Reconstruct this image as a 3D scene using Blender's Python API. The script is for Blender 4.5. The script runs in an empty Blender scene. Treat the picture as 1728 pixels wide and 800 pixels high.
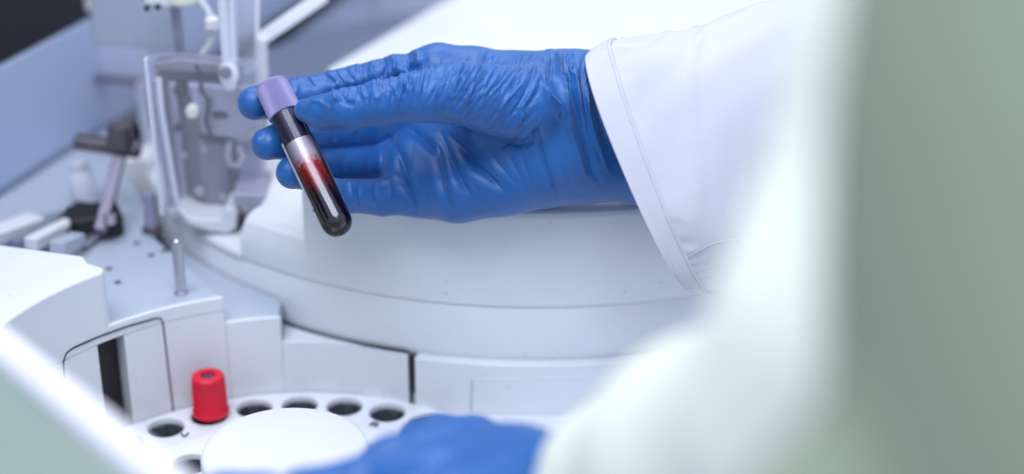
import bpy, bmesh, math, random
import numpy as np
from mathutils import Vector

S = bpy.context.scene
COL = S.collection
rad = math.radians
# ------------------------------------------------------------------ camera
PITCH = rad(25.0); H = 0.405; FPX = 2880.0
cd = bpy.data.cameras.new("camera"); cam = bpy.data.objects.new("camera", cd); COL.objects.link(cam)
cd.sensor_width = 36.0; cd.lens = 36.0 * FPX / 1728.0
cd.clip_start = 0.02; cd.clip_end = 50
cam.location = (0, 0, H); cam.rotation_euler = (math.pi / 2 - PITCH, 0, 0)
cd.dof.use_dof = True; cd.dof.focus_distance = 0.714; cd.dof.aperture_fstop = 2.9
cd.dof.aperture_blades = 0
S.camera = cam
# ------------------------------------------------------------------ world, lamps, exposure
W = bpy.data.worlds.new("World"); S.world = W; W.use_nodes = True
bg = W.node_tree.nodes["Background"]
bg.inputs[0].default_value = (0.60, 0.68, 0.92, 1); bg.inputs[1].default_value = 0.70
def area(name, loc, target, sx, sy, power, color):
    l = bpy.data.lights.new(name, 'AREA'); l.shape = 'RECTANGLE'; l.size = sx; l.size_y = sy
    l.energy = power; l.color = color
    o = bpy.data.objects.new(name, l); COL.objects.link(o); o.location = loc
    o.rotation_euler = (Vector(target) - Vector(loc)).to_track_quat('-Z', 'Y').to_euler()
    return o
area("ceiling_light", (-0.15, 1.40, 1.40), (-0.05, 0.70, 0.05), 1.1, 0.9, 6.0, (1.0, 0.98, 0.96))
area("front_fill", (-0.25, 0.10, 1.50), (-0.05, 0.72, 0.05), 1.5, 0.8, 19.5, (0.80, 0.86, 1.0))  # added overhead fill, no visible source; brightens faces turned to the camera
S.view_settings.view_transform = 'Standard'; S.view_settings.look = 'None'
S.view_settings.exposure = 0.42; S.view_settings.gamma = 1.0
S.render.engine = 'CYCLES'
S.cycles.use_denoising = True
S.cycles.max_bounces = 10; S.cycles.transmission_bounces = 8; S.cycles.transparent_max_bounces = 12
S.cycles.caustics_reflective = False; S.cycles.caustics_refractive = False

# ------------------------------------------------------------------ survey: sight lines of the photograph -> points on real planes
FW = np.array([0, math.cos(PITCH), -math.sin(PITCH)]); UP = np.array([0, math.sin(PITCH), math.cos(PITCH)])
RT = np.array([1.0, 0, 0]); CAM = np.array([0, 0, H])
def ray(px, py): return FW + RT * (px - 864) / FPX + UP * (400 - py) / FPX
def atd(px, py, d): return CAM + ray(px, py) * d
def onz(px, py, z): r = ray(px, py); return CAM + r * (z - H) / r[2]
def ony(px, py, y): r = ray(px, py); return CAM + r * y / r[1]
def proj(P):
    v = np.asarray(P, float) - CAM; d = v @ FW
    return 864 + FPX * (v @ RT) / d, 400 - FPX * (v @ UP) / d
def oncyl(px, py, c, R, far=True):
    d = ray(px, py); a = d[0]**2 + d[1]**2; o = CAM[:2] - np.asarray(c); b = o @ d[:2]; q = o @ o - R * R
    D = max(b * b - a * q, 0); t = (-b + math.sqrt(D)) / a if far else (-b - math.sqrt(D)) / a
    return CAM + t * d

# ------------------------------------------------------------------ materials
def mat(name, col, rough=0.5, metal=0.0, spec=0.5, bump=0.0, bscale=200.0, vary=0.0, vscale=30.0, sheen=0.0,
        trans=0.0, ior=1.45, coat=0.0, alpha=1.0, sss=0.0, stretch=None, specks=0.0):
    m = bpy.data.materials.new(name); m.use_nodes = True
    nt = m.node_tree; b = nt.nodes["Principled BSDF"]
    b.inputs["Base Color"].default_value = (*col, 1); b.inputs["Roughness"].default_value = rough
    b.inputs["Metallic"].default_value = metal; b.inputs["Specular IOR Level"].default_value = spec
    b.inputs["IOR"].default_value = ior; b.inputs["Transmission Weight"].default_value = trans
    b.inputs["Coat Weight"].default_value = coat; b.inputs["Sheen Weight"].default_value = sheen
    b.inputs["Alpha"].default_value = alpha
    if sss:
        b.inputs["Subsurface Weight"].default_value = sss; b.inputs["Subsurface Radius"].default_value = (0.3, 0.4, 1.0)
        b.inputs["Subsurface Scale"].default_value = 0.004
    tc = nt.nodes.new("ShaderNodeTexCoord")
    src = tc.outputs["Object"]
    if stretch:
        mp = nt.nodes.new("ShaderNodeMapping"); mp.inputs["Scale"].default_value = stretch
        nt.links.new(src, mp.inputs[0]); src = mp.outputs[0]
    if vary:
        n = nt.nodes.new("ShaderNodeTexNoise"); n.inputs["Scale"].default_value = vscale; n.inputs["Detail"].default_value = 6
        nt.links.new(src, n.inputs["Vector"])
        r = nt.nodes.new("ShaderNodeMapRange"); r.inputs["To Min"].default_value = 1 - vary; r.inputs["To Max"].default_value = 1 + vary * 0.5
        r.inputs["From Min"].default_value = 0.3; r.inputs["From Max"].default_value = 0.7
        nt.links.new(n.outputs[0], r.inputs[0])
        x = nt.nodes.new("ShaderNodeMix"); x.data_type = 'RGBA'; x.blend_type = 'MULTIPLY'; x.inputs[0].default_value = 1
        x.inputs[6].default_value = (*col, 1); nt.links.new(r.outputs[0], x.inputs[7])
        nt.links.new(x.outputs[2], b.inputs["Base Color"])
        r2 = nt.nodes.new("ShaderNodeMapRange"); r2.inputs["To Min"].default_value = max(rough - 0.07, 0.02); r2.inputs["To Max"].default_value = rough + 0.07
        nt.links.new(n.outputs[0], r2.inputs[0]); nt.links.new(r2.outputs[0], b.inputs["Roughness"])
    if specks:
        n = nt.nodes.new("ShaderNodeTexNoise"); n.inputs["Scale"].default_value = 260; n.inputs["Detail"].default_value = 1
        nt.links.new(src, n.inputs["Vector"])
        r = nt.nodes.new("ShaderNodeMapRange"); r.inputs["From Min"].default_value = 0.755; r.inputs["From Max"].default_value = 0.80; r.inputs["To Max"].default_value = specks
        nt.links.new(n.outputs[0], r.inputs[0])
        x2 = nt.nodes.new("ShaderNodeMix"); x2.data_type = 'RGBA'; x2.inputs[7].default_value = (0.22, 0.23, 0.28, 1)
        nt.links.new(r.outputs[0], x2.inputs[0])
        if vary: nt.links.new(x.outputs[2], x2.inputs[6])
        else: x2.inputs[6].default_value = (*col, 1)
        nt.links.new(x2.outputs[2], b.inputs["Base Color"])
    if bump:
        n = nt.nodes.new("ShaderNodeTexNoise"); n.inputs["Scale"].default_value = bscale; n.inputs["Detail"].default_value = 4
        nt.links.new(src, n.inputs["Vector"])
        bp = nt.nodes.new("ShaderNodeBump"); bp.inputs["Strength"].default_value = bump; bp.inputs["Distance"].default_value = 0.0006
        nt.links.new(n.outputs[0], bp.inputs["Height"]); nt.links.new(bp.outputs[0], b.inputs["Normal"])
    return m
M = {}
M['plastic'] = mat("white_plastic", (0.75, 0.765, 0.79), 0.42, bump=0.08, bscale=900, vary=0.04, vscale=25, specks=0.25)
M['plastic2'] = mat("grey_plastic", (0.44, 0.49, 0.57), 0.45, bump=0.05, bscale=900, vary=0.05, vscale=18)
M['disc'] = mat("matt_white_plastic", (0.74, 0.735, 0.75), 0.5, bump=0.03, bscale=700, vary=0.02)
M['socket'] = mat("dark_grey_socket", (0.10, 0.11, 0.13), 0.5, vary=0.2, vscale=90)
M['slate'] = mat("slate_panel", (0.17, 0.20, 0.28), 0.5, vary=0.1, vscale=8)
M['bluepanel'] = mat("blue_grey_panel", (0.50, 0.58, 0.74), 0.5, vary=0.06, vscale=8)
M['black'] = mat("black_plastic", (0.012, 0.012, 0.015), 0.5, vary=0.2)
M['gap'] = mat("dark_gap", (0.03, 0.035, 0.05), 0.8, vary=0.2)
M['green'] = mat("pale_green_paint", (0.56, 0.68, 0.53), 0.45, bump=0.05, bscale=500, vary=0.04)
M['steel'] = mat("brushed_steel", (0.55, 0.54, 0.60), 0.33, metal=0.9, vary=0.15, vscale=60, stretch=(1, 1, 0.05))
M['mauve'] = mat("worn_steel_plate", (0.235, 0.215, 0.275), 0.45, metal=0.3, vary=0.25, vscale=30, stretch=(3, 3, 0.4))
M['lilac'] = mat("anodised_plate", (0.37, 0.365, 0.47), 0.38, metal=0.3, vary=0.15, vscale=40)
M['bronze'] = mat("dark_bronze", (0.17, 0.15, 0.165), 0.4, metal=0.6, vary=0.3, vscale=50)
M['acrylic'] = mat("clear_acrylic", (0.96, 0.96, 0.99), 0.10, trans=0.12, ior=1.35)
M['frost'] = mat("frosted_acrylic", (0.86, 0.88, 0.96), 0.25, trans=0.15, ior=1.2)
M['sheet'] = mat("thin_acrylic_sheet", (0.82, 0.84, 0.95), 0.12, alpha=0.22)
M['veil'] = mat("haze_veil", (0.82, 0.84, 0.95), 0.15, alpha=0.07)  # thin sheet that lays a pale haze over the mechanism
M['cream'] = mat("cream_plastic", (0.80, 0.82, 0.70), 0.5, vary=0.05)
M['glove'] = mat("blue_nitrile", (0.011, 0.110, 0.36), 0.42, spec=0.62, bump=0.22, bscale=420, vary=0.10, vscale=70, sheen=0.15)
M['cloth'] = mat("white_cotton", (0.58, 0.58, 0.61), 0.85, bump=0.25, bscale=2200, vary=0.03, vscale=20, sheen=0.2)
M['shaded_torso'] = mat("shaded_coat_cloth", (0.25, 0.29, 0.20), 0.8, bump=0.15, bscale=1200, vary=0.05, vscale=12)  # coat's torso: its shade and green cast are put into the base colour
M['coat'] = mat("lit_coat_cloth", (0.83, 0.86, 0.71), 0.85, bump=0.2, bscale=1500, vary=0.04, vscale=15, sheen=0.2)  # same coat on the near arm, its strong lighting put into the colour
M['thread'] = mat("grey_thread", (0.50, 0.50, 0.58), 0.9, vary=0.2, vscale=500)
M['purple'] = mat("lavender_plastic", (0.27, 0.24, 0.45), 0.38, vary=0.05, vscale=120, sss=0.15)
M['red'] = mat("red_plastic", (0.66, 0.005, 0.03), 0.38, vary=0.08, vscale=150, bump=0.05)
M['rubber'] = mat("dark_rubber", (0.060, 0.052, 0.11), 0.5, vary=0.2, vscale=200)
M['glass'] = mat("clear_tube_glass", (1, 1, 1), 0.02, trans=1.0, ior=1.45)
def thin_glass(name):
    m = bpy.data.materials.new(name); m.use_nodes = True; nt = m.node_tree; nt.nodes.clear()
    o = nt.nodes.new("ShaderNodeOutputMaterial"); x = nt.nodes.new("ShaderNodeMixShader"); t = nt.nodes.new("ShaderNodeBsdfTransparent"); g = nt.nodes.new("ShaderNodeBsdfGlossy")
    g.inputs["Roughness"].default_value = 0.03; t.inputs[0].default_value = (0.96, 0.96, 0.98, 1)
    lw = nt.nodes.new("ShaderNodeFresnel"); lw.inputs[0].default_value = 1.5
    nt.links.new(lw.outputs[0], x.inputs[0]); nt.links.new(t.outputs[0], x.inputs[1]); nt.links.new(g.outputs[0], x.inputs[2]); nt.links.new(x.outputs[0], o.inputs[0])
    return m
M['glass'] = thin_glass("clear_tube_glass")
M['paper'] = mat("white_label_paper", (0.66, 0.65, 0.70), 0.7, vary=0.04, vscale=90)

# ------------------------------------------------------------------ mesh helpers
class MB:
    def __init__(s): s.v = []; s.f = []
    def add(s, verts, faces):
        o = len(s.v); s.v += [tuple(map(float, p)) for p in verts]; s.f += [tuple(i + o for i in f) for f in faces]; return s
    def prism(s, poly, z0, z1):
        n = len(poly); a = sum(poly[i][0] * poly[(i + 1) % n][1] - poly[(i + 1) % n][0] * poly[i][1] for i in range(n))
        if a < 0: poly = poly[::-1]
        v = [(p[0], p[1], z0) for p in poly] + [(p[0], p[1], z1) for p in poly]
        f = [tuple(range(n - 1, -1, -1)), tuple(range(n, 2 * n))] + [(i, (i + 1) % n, n + (i + 1) % n, n + i) for i in range(n)]
        return s.add(v, f)
    def plate(s, pts, thick):           # polygon of 3-D points pushed back along +y
        n = len(pts); pts = [np.array(p, float) for p in pts]
        a = sum(pts[i][0] * pts[(i + 1) % n][2] - pts[(i + 1) % n][0] * pts[i][2] for i in range(n))
        if a < 0: pts = pts[::-1]
        bk = [p + np.array([0, thick, 0]) for p in pts]
        f = [tuple(range(n)), tuple(range(2 * n - 1, n - 1, -1))] + [(i, n + i, n + (i + 1) % n, (i + 1) % n) for i in range(n)]
        return s.add(pts + bk, f)
    def tube(s, pts, r, seg=12, caps=True):
        pts = [np.array(p, float) for p in pts]; n = len(pts)
        rs = [r] * n if np.isscalar(r) else list(r)
        ref = None; v = []
        for i, p in enumerate(pts):
            t = pts[min(i + 1, n - 1)] - pts[max(i - 1, 0)]; t = t / (np.linalg.norm(t) + 1e-12)
            if ref is None:
                ref = np.cross(t, [0, 0, 1.0]);
                if np.linalg.norm(ref) < 0.1: ref = np.cross(t, [0, 1.0, 0])
            a = ref - t * (ref @ t); a /= np.linalg.norm(a); b = np.cross(t, a); ref = a
            for k in range(seg):
                q = 2 * math.pi * k / seg; v.append(p + rs[i] * (a * math.cos(q) + b * math.sin(q)))
        f = [(i * seg + k, i * seg + (k + 1) % seg, (i + 1) * seg + (k + 1) % seg, (i + 1) * seg + k) for i in range(n - 1) for k in range(seg)]
        if caps: f += [tuple(range(seg - 1, -1, -1)), tuple(range((n - 1) * seg, n * seg))]
        return s.add(v, f)
    def lathe(s, prof, c=(0, 0, 0), seg=64, axis=None, rib=None, a0=0.0, a1=2 * math.pi, closed=True):
        # prof: (r, h) along axis
        A = np.array([0, 0, 1.0]) if axis is None else np.array(axis, float) / np.linalg.norm(axis)
        X = np.cross(A, [0, 1.0, 0.0]); X = X if np.linalg.norm(X) > 0.05 else np.array([1.0, 0, 0]); X /= np.linalg.norm(X); Y = np.cross(A, X)
        c = np.array(c, float); v = []; full = abs(a1 - a0 - 2 * math.pi) < 1e-6; m = seg if full else seg + 1
        for i, (r, h) in enumerate(prof):
            for k in range(m):
                q = a0 + (a1 - a0) * k / seg; rr = r
                if rib and rib[0] <= i <= rib[1]: rr = r + (rib[2] if k % 2 else 0)
                v.append(c + A * h + rr * (X * math.cos(q) + Y * math.sin(q)))
        f = [(i * m + k, i * m + (k + 1) % m, (i + 1) * m + (k + 1) % m, (i + 1) * m + k) for i in range(len(prof) - 1) for k in range(m if full else seg)]
        if closed and full:
            if prof[0][0] > 1e-5: f.append(tuple(range(m - 1, -1, -1)))
            if prof[-1][0] > 1e-5: f.append(tuple(range((len(prof) - 1) * m, len(prof) * m)))
        return s.add(v, f)
    def box(s, c, sx, sy, sz, rz=0.0):
        v = []
        for z in (-.5, .5):
            for (x, y) in ((-.5, -.5), (.5, -.5), (.5, .5), (-.5, .5)):
                X = x * sx; Y = y * sy; v.append((c[0] + X * math.cos(rz) - Y * math.sin(rz), c[1] + X * math.sin(rz) + Y * math.cos(rz), c[2] + z * sz))
        return s.add(v, [(3, 2, 1, 0), (4, 5, 6, 7), (0, 1, 5, 4), (1, 2, 6, 5), (2, 3, 7, 6), (3, 0, 4, 7)])
    def bar(s, a, b, w, h, up=(0, 0, 1)):
        a = np.array(a, float); b = np.array(b, float); t = (b - a) / np.linalg.norm(b - a)
        x = np.cross(t, up); x /= np.linalg.norm(x); y = np.cross(x, t); v = []
        for p in (a, b):
            for (i, j) in ((-.5, -.5), (.5, -.5), (.5, .5), (-.5, .5)): v.append(p + x * i * w + y * j * h)
        return s.add(v, [(3, 2, 1, 0), (4, 5, 6, 7), (0, 1, 5, 4), (1, 2, 6, 5), (2, 3, 7, 6), (3, 0, 4, 7)])
    def build(s, name, m, parent=None, smooth=True, bevel=0.0, weld=False, angle=35, bseg=3):
        me = bpy.data.meshes.new(name); me.from_pydata(s.v, [], s.f)
        bm = bmesh.new(); bm.from_mesh(me)
        if weld: bmesh.ops.remove_doubles(bm, verts=bm.verts, dist=1e-6)
        bmesh.ops.recalc_face_normals(bm, faces=bm.faces); bm.to_mesh(me); bm.free()
        me.materials.append(m if not isinstance(m, str) else M[m])
        if smooth:
            me.polygons.foreach_set('use_smooth', [True] * len(me.polygons)); me.set_sharp_from_angle(angle=rad(angle))
        o = bpy.data.objects.new(name, me); COL.objects.link(o)
        if parent: o.parent = parent
        if bevel:
            b = o.modifiers.new("bevel", 'BEVEL'); b.width = bevel; b.segments = bseg; b.limit_method = 'ANGLE'; b.angle_limit = rad(30)
            b.harden_normals = True
        return o
def tag(o, label, cat, group=None, kind=None):
    if label: o['label'] = label
    if cat: o['category'] = cat
    if group: o['group'] = group
    if kind: o['kind'] = kind
    return o
def thing(name, label, cat, group=None):
    o = bpy.data.objects.new(name, None); o.empty_display_size = 0.02; COL.objects.link(o); return tag(o, label, cat, group)

# ------------------------------------------------------------------ signed-distance modelling for the hands and the coat
def rcone(P, a, b, r1, r2):
    ab = b - a; L2 = ab @ ab; t = np.clip(((P - a) @ ab) / max(L2, 1e-12), 0, 1)
    q = P - a - t[:, None] * ab
    return np.sqrt((q * q).sum(1)) - (r1 + (r2 - r1) * t)
def smin(a, b, k):
    h = np.maximum(k - np.abs(a - b), 0) / k
    return np.minimum(a, b) - h * h * h * k / 6.0
def chain(P, pts, k):
    d = None
    for (a, ra), (b, rb) in zip(pts[:-1], pts[1:]):
        e = rcone(P, a, b, ra, rb); d = e if d is None else smin(d, e, k)
    return d
def sdf_mesh(fn, lo, hi, h):
    lo = np.array(lo, float); hi = np.array(hi, float); Kc = 4
    n = (np.ceil((hi - lo) / (h * Kc)).astype(int) + 1)
    gx = [lo[i] + np.arange(n[i]) * h * Kc + h * (Kc - 1) / 2 for i in range(3)]
    C = np.stack(np.meshgrid(*gx, indexing='ij'), -1).reshape(-1, 3)
    dc = fn(C).reshape(n)
    G = np.repeat(np.repeat(np.repeat(dc, Kc, 0), Kc, 1), Kc, 2)
    near = np.abs(G) < h * Kc * 1.6
    idx = np.argwhere(near); P = lo + idx * h
    vals = np.concatenate([fn(p) for p in np.array_split(P, max(1, len(P) // 200000))])
    G[near] = vals
    ins = G < 0
    cnt = np.zeros(np.array(G.shape) - 1, np.int8); sl = [slice(0, -1), slice(1, None)]
    for i in (0, 1):
        for j in (0, 1):
            for k in (0, 1): cnt += ins[sl[i], sl[j], sl[k]]
    act = (cnt > 0) & (cnt < 8); ci = np.argwhere(act); vid = -np.ones(act.shape, np.int64); vid[act] = np.arange(len(ci))
    acc = np.zeros((len(ci), 3)); num = np.zeros(len(ci))
    cor = [(0, 0, 0), (1, 0, 0), (0, 1, 0), (1, 1, 0), (0, 0, 1), (1, 0, 1), (0, 1, 1), (1, 1, 1)]
    cv = [G[ci[:, 0] + c[0], ci[:, 1] + c[1], ci[:, 2] + c[2]] for c in cor]
    for a in range(8):
        for ax in range(3):
            b = a | (1 << ax)
            if b == a: continue
            va, vb = cv[a], cv[b]; x = (va < 0) != (vb < 0); t = np.where(x, va / np.where(x, va - vb, 1), 0)
            p = np.tile(np.array(cor[a], float), (len(ci), 1)); p[:, ax] += t
            acc[x] += p[x]; num[x] += 1
    V = lo + (ci + acc / num[:, None]) * h
    F = []
    for ax in range(3):
        u, w = (ax + 1) % 3, (ax + 2) % 3
        s0 = [slice(None)] * 3; s1 = [slice(None)] * 3; s0[ax] = slice(0, -1); s1[ax] = slice(1, None)
        A = ins[tuple(s0)]; B = ins[tuple(s1)]; e = np.argwhere(A != B)
        e = e[(e[:, u] > 0) & (e[:, w] > 0) & (e[:, u] < act.shape[u]) & (e[:, w] < act.shape[w])]
        inside = A[tuple(e.T)]
        q = []
        for (du, dw) in ((-1, -1), (0, -1), (0, 0), (-1, 0)):
            c = e.copy(); c[:, u] += du; c[:, w] += dw; q.append(vid[tuple(c.T)])
        q = np.stack(q, 1); q[~inside] = q[~inside][:, ::-1]; F.append(q)
    return V, np.concatenate(F)
def vnormals(V, F):
    fn = np.cross(V[F[:, 2]] - V[F[:, 0]], V[F[:, 3]] - V[F[:, 1]]); N = np.zeros_like(V)
    for k in range(4): np.add.at(N, F[:, k], fn)
    return N / (np.linalg.norm(N, axis=1)[:, None] + 1e-12)
def relax(V, F, it=2, lam=0.5):
    E = np.concatenate([F[:, [0, 1]], F[:, [1, 2]], F[:, [2, 3]], F[:, [3, 0]]])
    deg = np.bincount(E.ravel(), minlength=len(V)).astype(float)
    for _ in range(it):
        for l in (lam, -lam * 0.9):
            S_ = np.zeros_like(V); np.add.at(S_, E[:, 0], V[E[:, 1]]); np.add.at(S_, E[:, 1], V[E[:, 0]])
            V = V + l * (S_ / np.maximum(deg, 1)[:, None] - V)
    return V
def np_mesh(name, V, F, m, parent=None):
    me = bpy.data.meshes.new(name); me.vertices.add(len(V)); me.vertices.foreach_set('co', V.astype(np.float32).ravel())
    me.loops.add(F.size); me.loops.foreach_set('vertex_index', F.astype(np.int32).ravel())
    me.polygons.add(len(F)); me.polygons.foreach_set('loop_start', np.arange(0, F.size, F.shape[1], dtype=np.int32))
    me.polygons.foreach_set('use_smooth', np.ones(len(F), bool)); me.update(calc_edges=True); me.validate()
    me.materials.append(M[m]); o = bpy.data.objects.new(name, me); COL.objects.link(o)
    if parent: o.parent = parent
    return o
def noise3(P, f, seed=0, octs=3):               # cheap smooth value noise from summed sines
    r = np.random.RandomState(seed); d = np.zeros(len(P)); a = 1.0
    for o in range(octs):
        for _ in range(4):
            k = r.normal(size=3); k = k / np.linalg.norm(k) * f * (2 ** o) * r.uniform(.7, 1.3)
            d += a * np.sin(P @ k + r.uniform(0, 6.28)) / 4
        a *= .5
    return d

# =================================================================== ANALYSER
CC = np.array([-0.0945, 0.578]); RW = 0.119          # carousel centre, recess wall radius
DC = np.array([0.011, 0.8918]); RD = 0.2126          # drum centre and radius
Z3, Z2, Z1, Z0 = 0.0262, 0.0395, 0.0525, 0.079       # ledge, step, platform, block heights
ZD = 0.1003                                          # top of the drum
def cpt(c, R, deg): return (c[0] + R * math.cos(rad(deg)), c[1] + R * math.sin(rad(deg)))
def arc(c, R, a, b, n=24): return [cpt(c, R, a + (b - a) * i / n) for i in range(n + 1)]
def ang(c, p): return math.degrees(math.atan2(p[1] - c[1], p[0] - c[0]))
def wang(px, py): return ang(CC, oncyl(px, py, CC, RW))
def wz(px, py): return oncyl(px, py, CC, RW)[2]
A3 = wang(694, 640); A2 = wang(475, 560); A1 = wang(377, 515); A0 = wang(177, 500)
print("angles", A3, A2, A1, A0, "z", wz(692, 598), wz(520, 575), wz(430, 537), wz(373, 490), wz(270, 528), wz(175, 450))

analyser = thing("lab_analyser", "white laboratory analyser with stepped recess around the sample carousel", "analyser")
RG = RD + 0.0008                                     # running gap to the drum
def ray_drum(deg):                                   # where a radial line from the carousel centre meets the drum gap
    d = np.array([math.cos(rad(deg)), math.sin(rad(deg))]); o = CC - DC; b = o @ d; q = o @ o - RG * RG
    D = b * b - q
    return None if D < 0 else CC + d * (-b - math.sqrt(D))
def drum_arc(pa, pb, n=20): return arc(DC, RG, ang(DC, pa) % 360, ang(DC, pb) % 360, n)
# ledge beside the drum
pa = ray_drum(A3 + 0.5); pb = ray_drum(A2)
MB().prism(arc(CC, RW, A3 + 0.5, A2, 16) + drum_arc(pb, pa), -0.07, Z3).build("ledge", 'plastic', analyser, bevel=0.0012)
# middle step, running back along the drum
pc = np.array(onz(352, 405, Z2)[:2])
pc = DC + (pc - DC) / np.linalg.norm(pc - DC) * RG
n0 = cpt(CC, RW, A1)
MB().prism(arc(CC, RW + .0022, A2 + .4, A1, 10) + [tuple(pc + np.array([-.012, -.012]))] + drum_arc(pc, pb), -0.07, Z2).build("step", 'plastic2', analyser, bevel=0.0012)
# platform with the guide pin (slot notch below, whole above)
wl0 = onz(0, 327, Z1); wl1 = onz(132, 243, Z1); wdir = (wl1 - wl0)[:2]; wdir /= np.linalg.norm(wdir)
farl = wl0[:2] - wdir * 0.5; farr = wl1[:2] + wdir * 0.55
SL0, SL1 = wang(166, 600), wang(213, 600)            # slot between these angles
ZS = wz(180, 577)
right = [tuple(pc + np.array([-.0125, -.0115])), tuple(pc + np.array([-.02, .02])), (-0.215, 0.86), (-0.232, 0.95), (-0.19, 1.06), tuple(farr)]
outer = right + [tuple(wl1[:2]), tuple(wl0[:2]), tuple(farl), (-0.45, 0.30)]
inner_full = arc(CC, RW + .0022, 178, A1 + .5, 40)
notch = arc(CC, RW, 178, SL0, 20) + [cpt(CC, RW + .008, SL0)] + arc(CC, RW + .008, SL0, SL1, 6)[1:] + arc(CC, RW, SL1, A1, 14)
pl = MB().prism(notch + outer, -0.07, ZS); pl.build("recess_wall", 'plastic', analyser)
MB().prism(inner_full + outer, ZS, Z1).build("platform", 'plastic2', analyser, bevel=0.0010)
MB().prism(arc(CC, RW, 178, A1, 40) + arc(CC, RW + .0021, A1, 178, 40), ZS + .0001, Z1).build("wall_coping", 'plastic', analyser, bevel=0.0007)
MB().prism(arc(CC, RW, A1 - .02, A2, 12) + arc(CC, RW + .0021, A2, A1 - .02, 12), -.07, Z2).build("step_facing", 'plastic', analyser, bevel=0.0007)
# slot lining and panel outline
MB().prism(arc(CC, RW + .0079, SL0 - .02, SL1 + .02, 6) + arc(CC, RW + .0005, SL1 + 0.03, SL1 + .02, 1)[:0] + [cpt(CC, RW + .0070, SL1 + .25), cpt(CC, RW + .0070, SL0 - .03)], -0.069, ZS - .0003).build("slot_lining", 'black', analyser)
def strip_on_wall(pts, w, R):                        # a thin dark joint line lying on the recess wall
    mb = MB(); q = [oncyl(*p, CC, R) for p in pts]; mb.tube(q, w, 6); return mb
g = [(108, 640), (107, 610), (112, 596), (122, 588), (165, 569), (215, 551), (262, 537.5), (271, 537), (275, 545), (283, 615), (292, 690), (294, 702)]
strip_on_wall(g, 0.0004, RW - .0001).build("panel_joint", 'gap', analyser)
# white block at the left, notched back corner
b1 = onz(176, 451, Z0); b2 = onz(141, 431, Z0); b2b = onz(140, 436, Z0); b3 = onz(0, 412, Z0)
blk = arc(CC, RW - .0001, 179, A0, 20) + [tuple(b1[:2]), tuple(onz(150, 443, Z0)[:2]), tuple(b2[:2]), tuple(b3[:2]), tuple((b3 + (b3 - b2) * 1.2)[:2]), (-0.36, 0.50)]
MB().prism(blk, Z1 - .002, Z0).build("raised_block", 'plastic', analyser, bevel=0.0016)
# deck floor to the right of the carousel, skirt under the drum
skA0, skA1 = ang(DC, oncyl(699, 640, DC, RD + .004, False)) % 360, 360
sk = arc(DC, RD + .0035, skA0, skA1, 60)
MB().prism(sk + arc(DC, RD - .01, skA1, skA0, 60), -0.02, Z3 - .0005).build("drum_skirt", 'plastic', analyser, bevel=0.001)
ins = [oncyl(797, 641, DC, RD + .0036, False), oncyl(796, 665, DC, RD + .0036, False), oncyl(795, 692, DC, RD + .0036, False)]
MB().tube(ins, 0.00035, 6).build("skirt_joint", 'plastic2', analyser)
insr = [oncyl(797 + i * 27, 641 - 0.9 * math.sin(i / 12 * 3.1) * 3, DC, RD + .0034, False) for i in range(13)]
MB().tube(insr, 0.00035, 6).build("skirt_rim", 'plastic', analyser)
gp = [oncyl(694.5, y, CC, RW - .0004) for y in (600, 640, 682)]
MB().tube(gp, 0.0009, 8).build("ledge_gap", 'gap', analyser)
deck = arc(CC, RW, A3 - 1, -60, 40) + [(0.1, 0.35), (0.9, 0.35), (0.9, 0.95), (0.22, 0.95)] + arc(DC, RD + .003, 360, skA0, 40)
MB().prism(deck, -0.02, -0.001).build("deck", 'plastic', analyser)
MB().lathe([(RW + .02, -0.075), (RW + .02, -0.07), (0.0, -0.07)], (CC[0], CC[1], 0), 64, closed=False).build("recess_floor", 'gap', analyser)
MB().prism(arc(DC, RG, 0, 358, 80), -0.02, 0.005).build("drum_base", 'plastic2', analyser)
# guide pin on the platform
pb_ = onz(306, 495, Z1); ph = ony(304, 403, pb_[1])[2] - Z1
MB().lathe([(0.0032, 0), (0.0032, 0.0008), (0.0025, 0.001), (0.0025, ph - .002), (0.0021, ph - .0007), (0.0012, ph), (0, ph)], pb_ , 24).build("guide_pin", 'steel', analyser)
# small dark screws let into the platform
for (x, y) in ((199, 477), (184, 454), (231, 411), (255, 431), (277, 424)):
    p = onz(x, y, Z1)
    MB().lathe([(0.0016, 0.0001), (0.0016, 0.0004), (0.0009, 0.0005), (0, 0.0003)], p, 12).build("screw", 'bronze', analyser)
# side wall and dark cap
def wallpt(px, py):                                  # ray meets the vertical wall plane
    n = np.array([-wdir[1], wdir[0]]); r = ray(px, py); t = ((wl0[:2] - CAM[:2]) @ n) / (r[:2] @ n); return CAM + t * r
zt = 0.5 * (wallpt(0, 97)[2] + wallpt(140, 26)[2]) - .004; nrm = np.array([-wdir[1], wdir[0]])
if nrm[0] > 0: nrm = -nrm
def wallseg(z0, z1, t, m, name, off=0.0, bev=0.002):
    a = farl - nrm * off; b = farr - nrm * off
    return MB().prism([tuple(a), tuple(b), tuple(b + nrm * t), tuple(a + nrm * t)], z0, z1).build(name, m, analyser, bevel=bev)
wallseg(-0.02, zt, 0.03, 'bluepanel', "side_panel")
wallseg(zt + .0005, zt + 0.25, 0.03, 'black', "dark_cap", 0.0)
MB().bar(np.r_[farl, Z1 + .001] - np.r_[nrm * .001, 0], np.r_[farr, Z1 + .001] - np.r_[nrm * .001, 0], 0.003, 0.003).build("corner_shadow", 'slate', analyser)  # slate strip drawn as the shadow line between side wall and platform
# back deck behind platform and drum
MB().box((0.3, 1.75, 0.02), 3.2, 1.0, 0.05).build("back_deck", 'plastic2', analyser)
MB().box((0.3, 2.0, 0.45), 3.2, 0.04, 0.9).build("back_panel", 'bluepanel', analyser)
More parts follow.
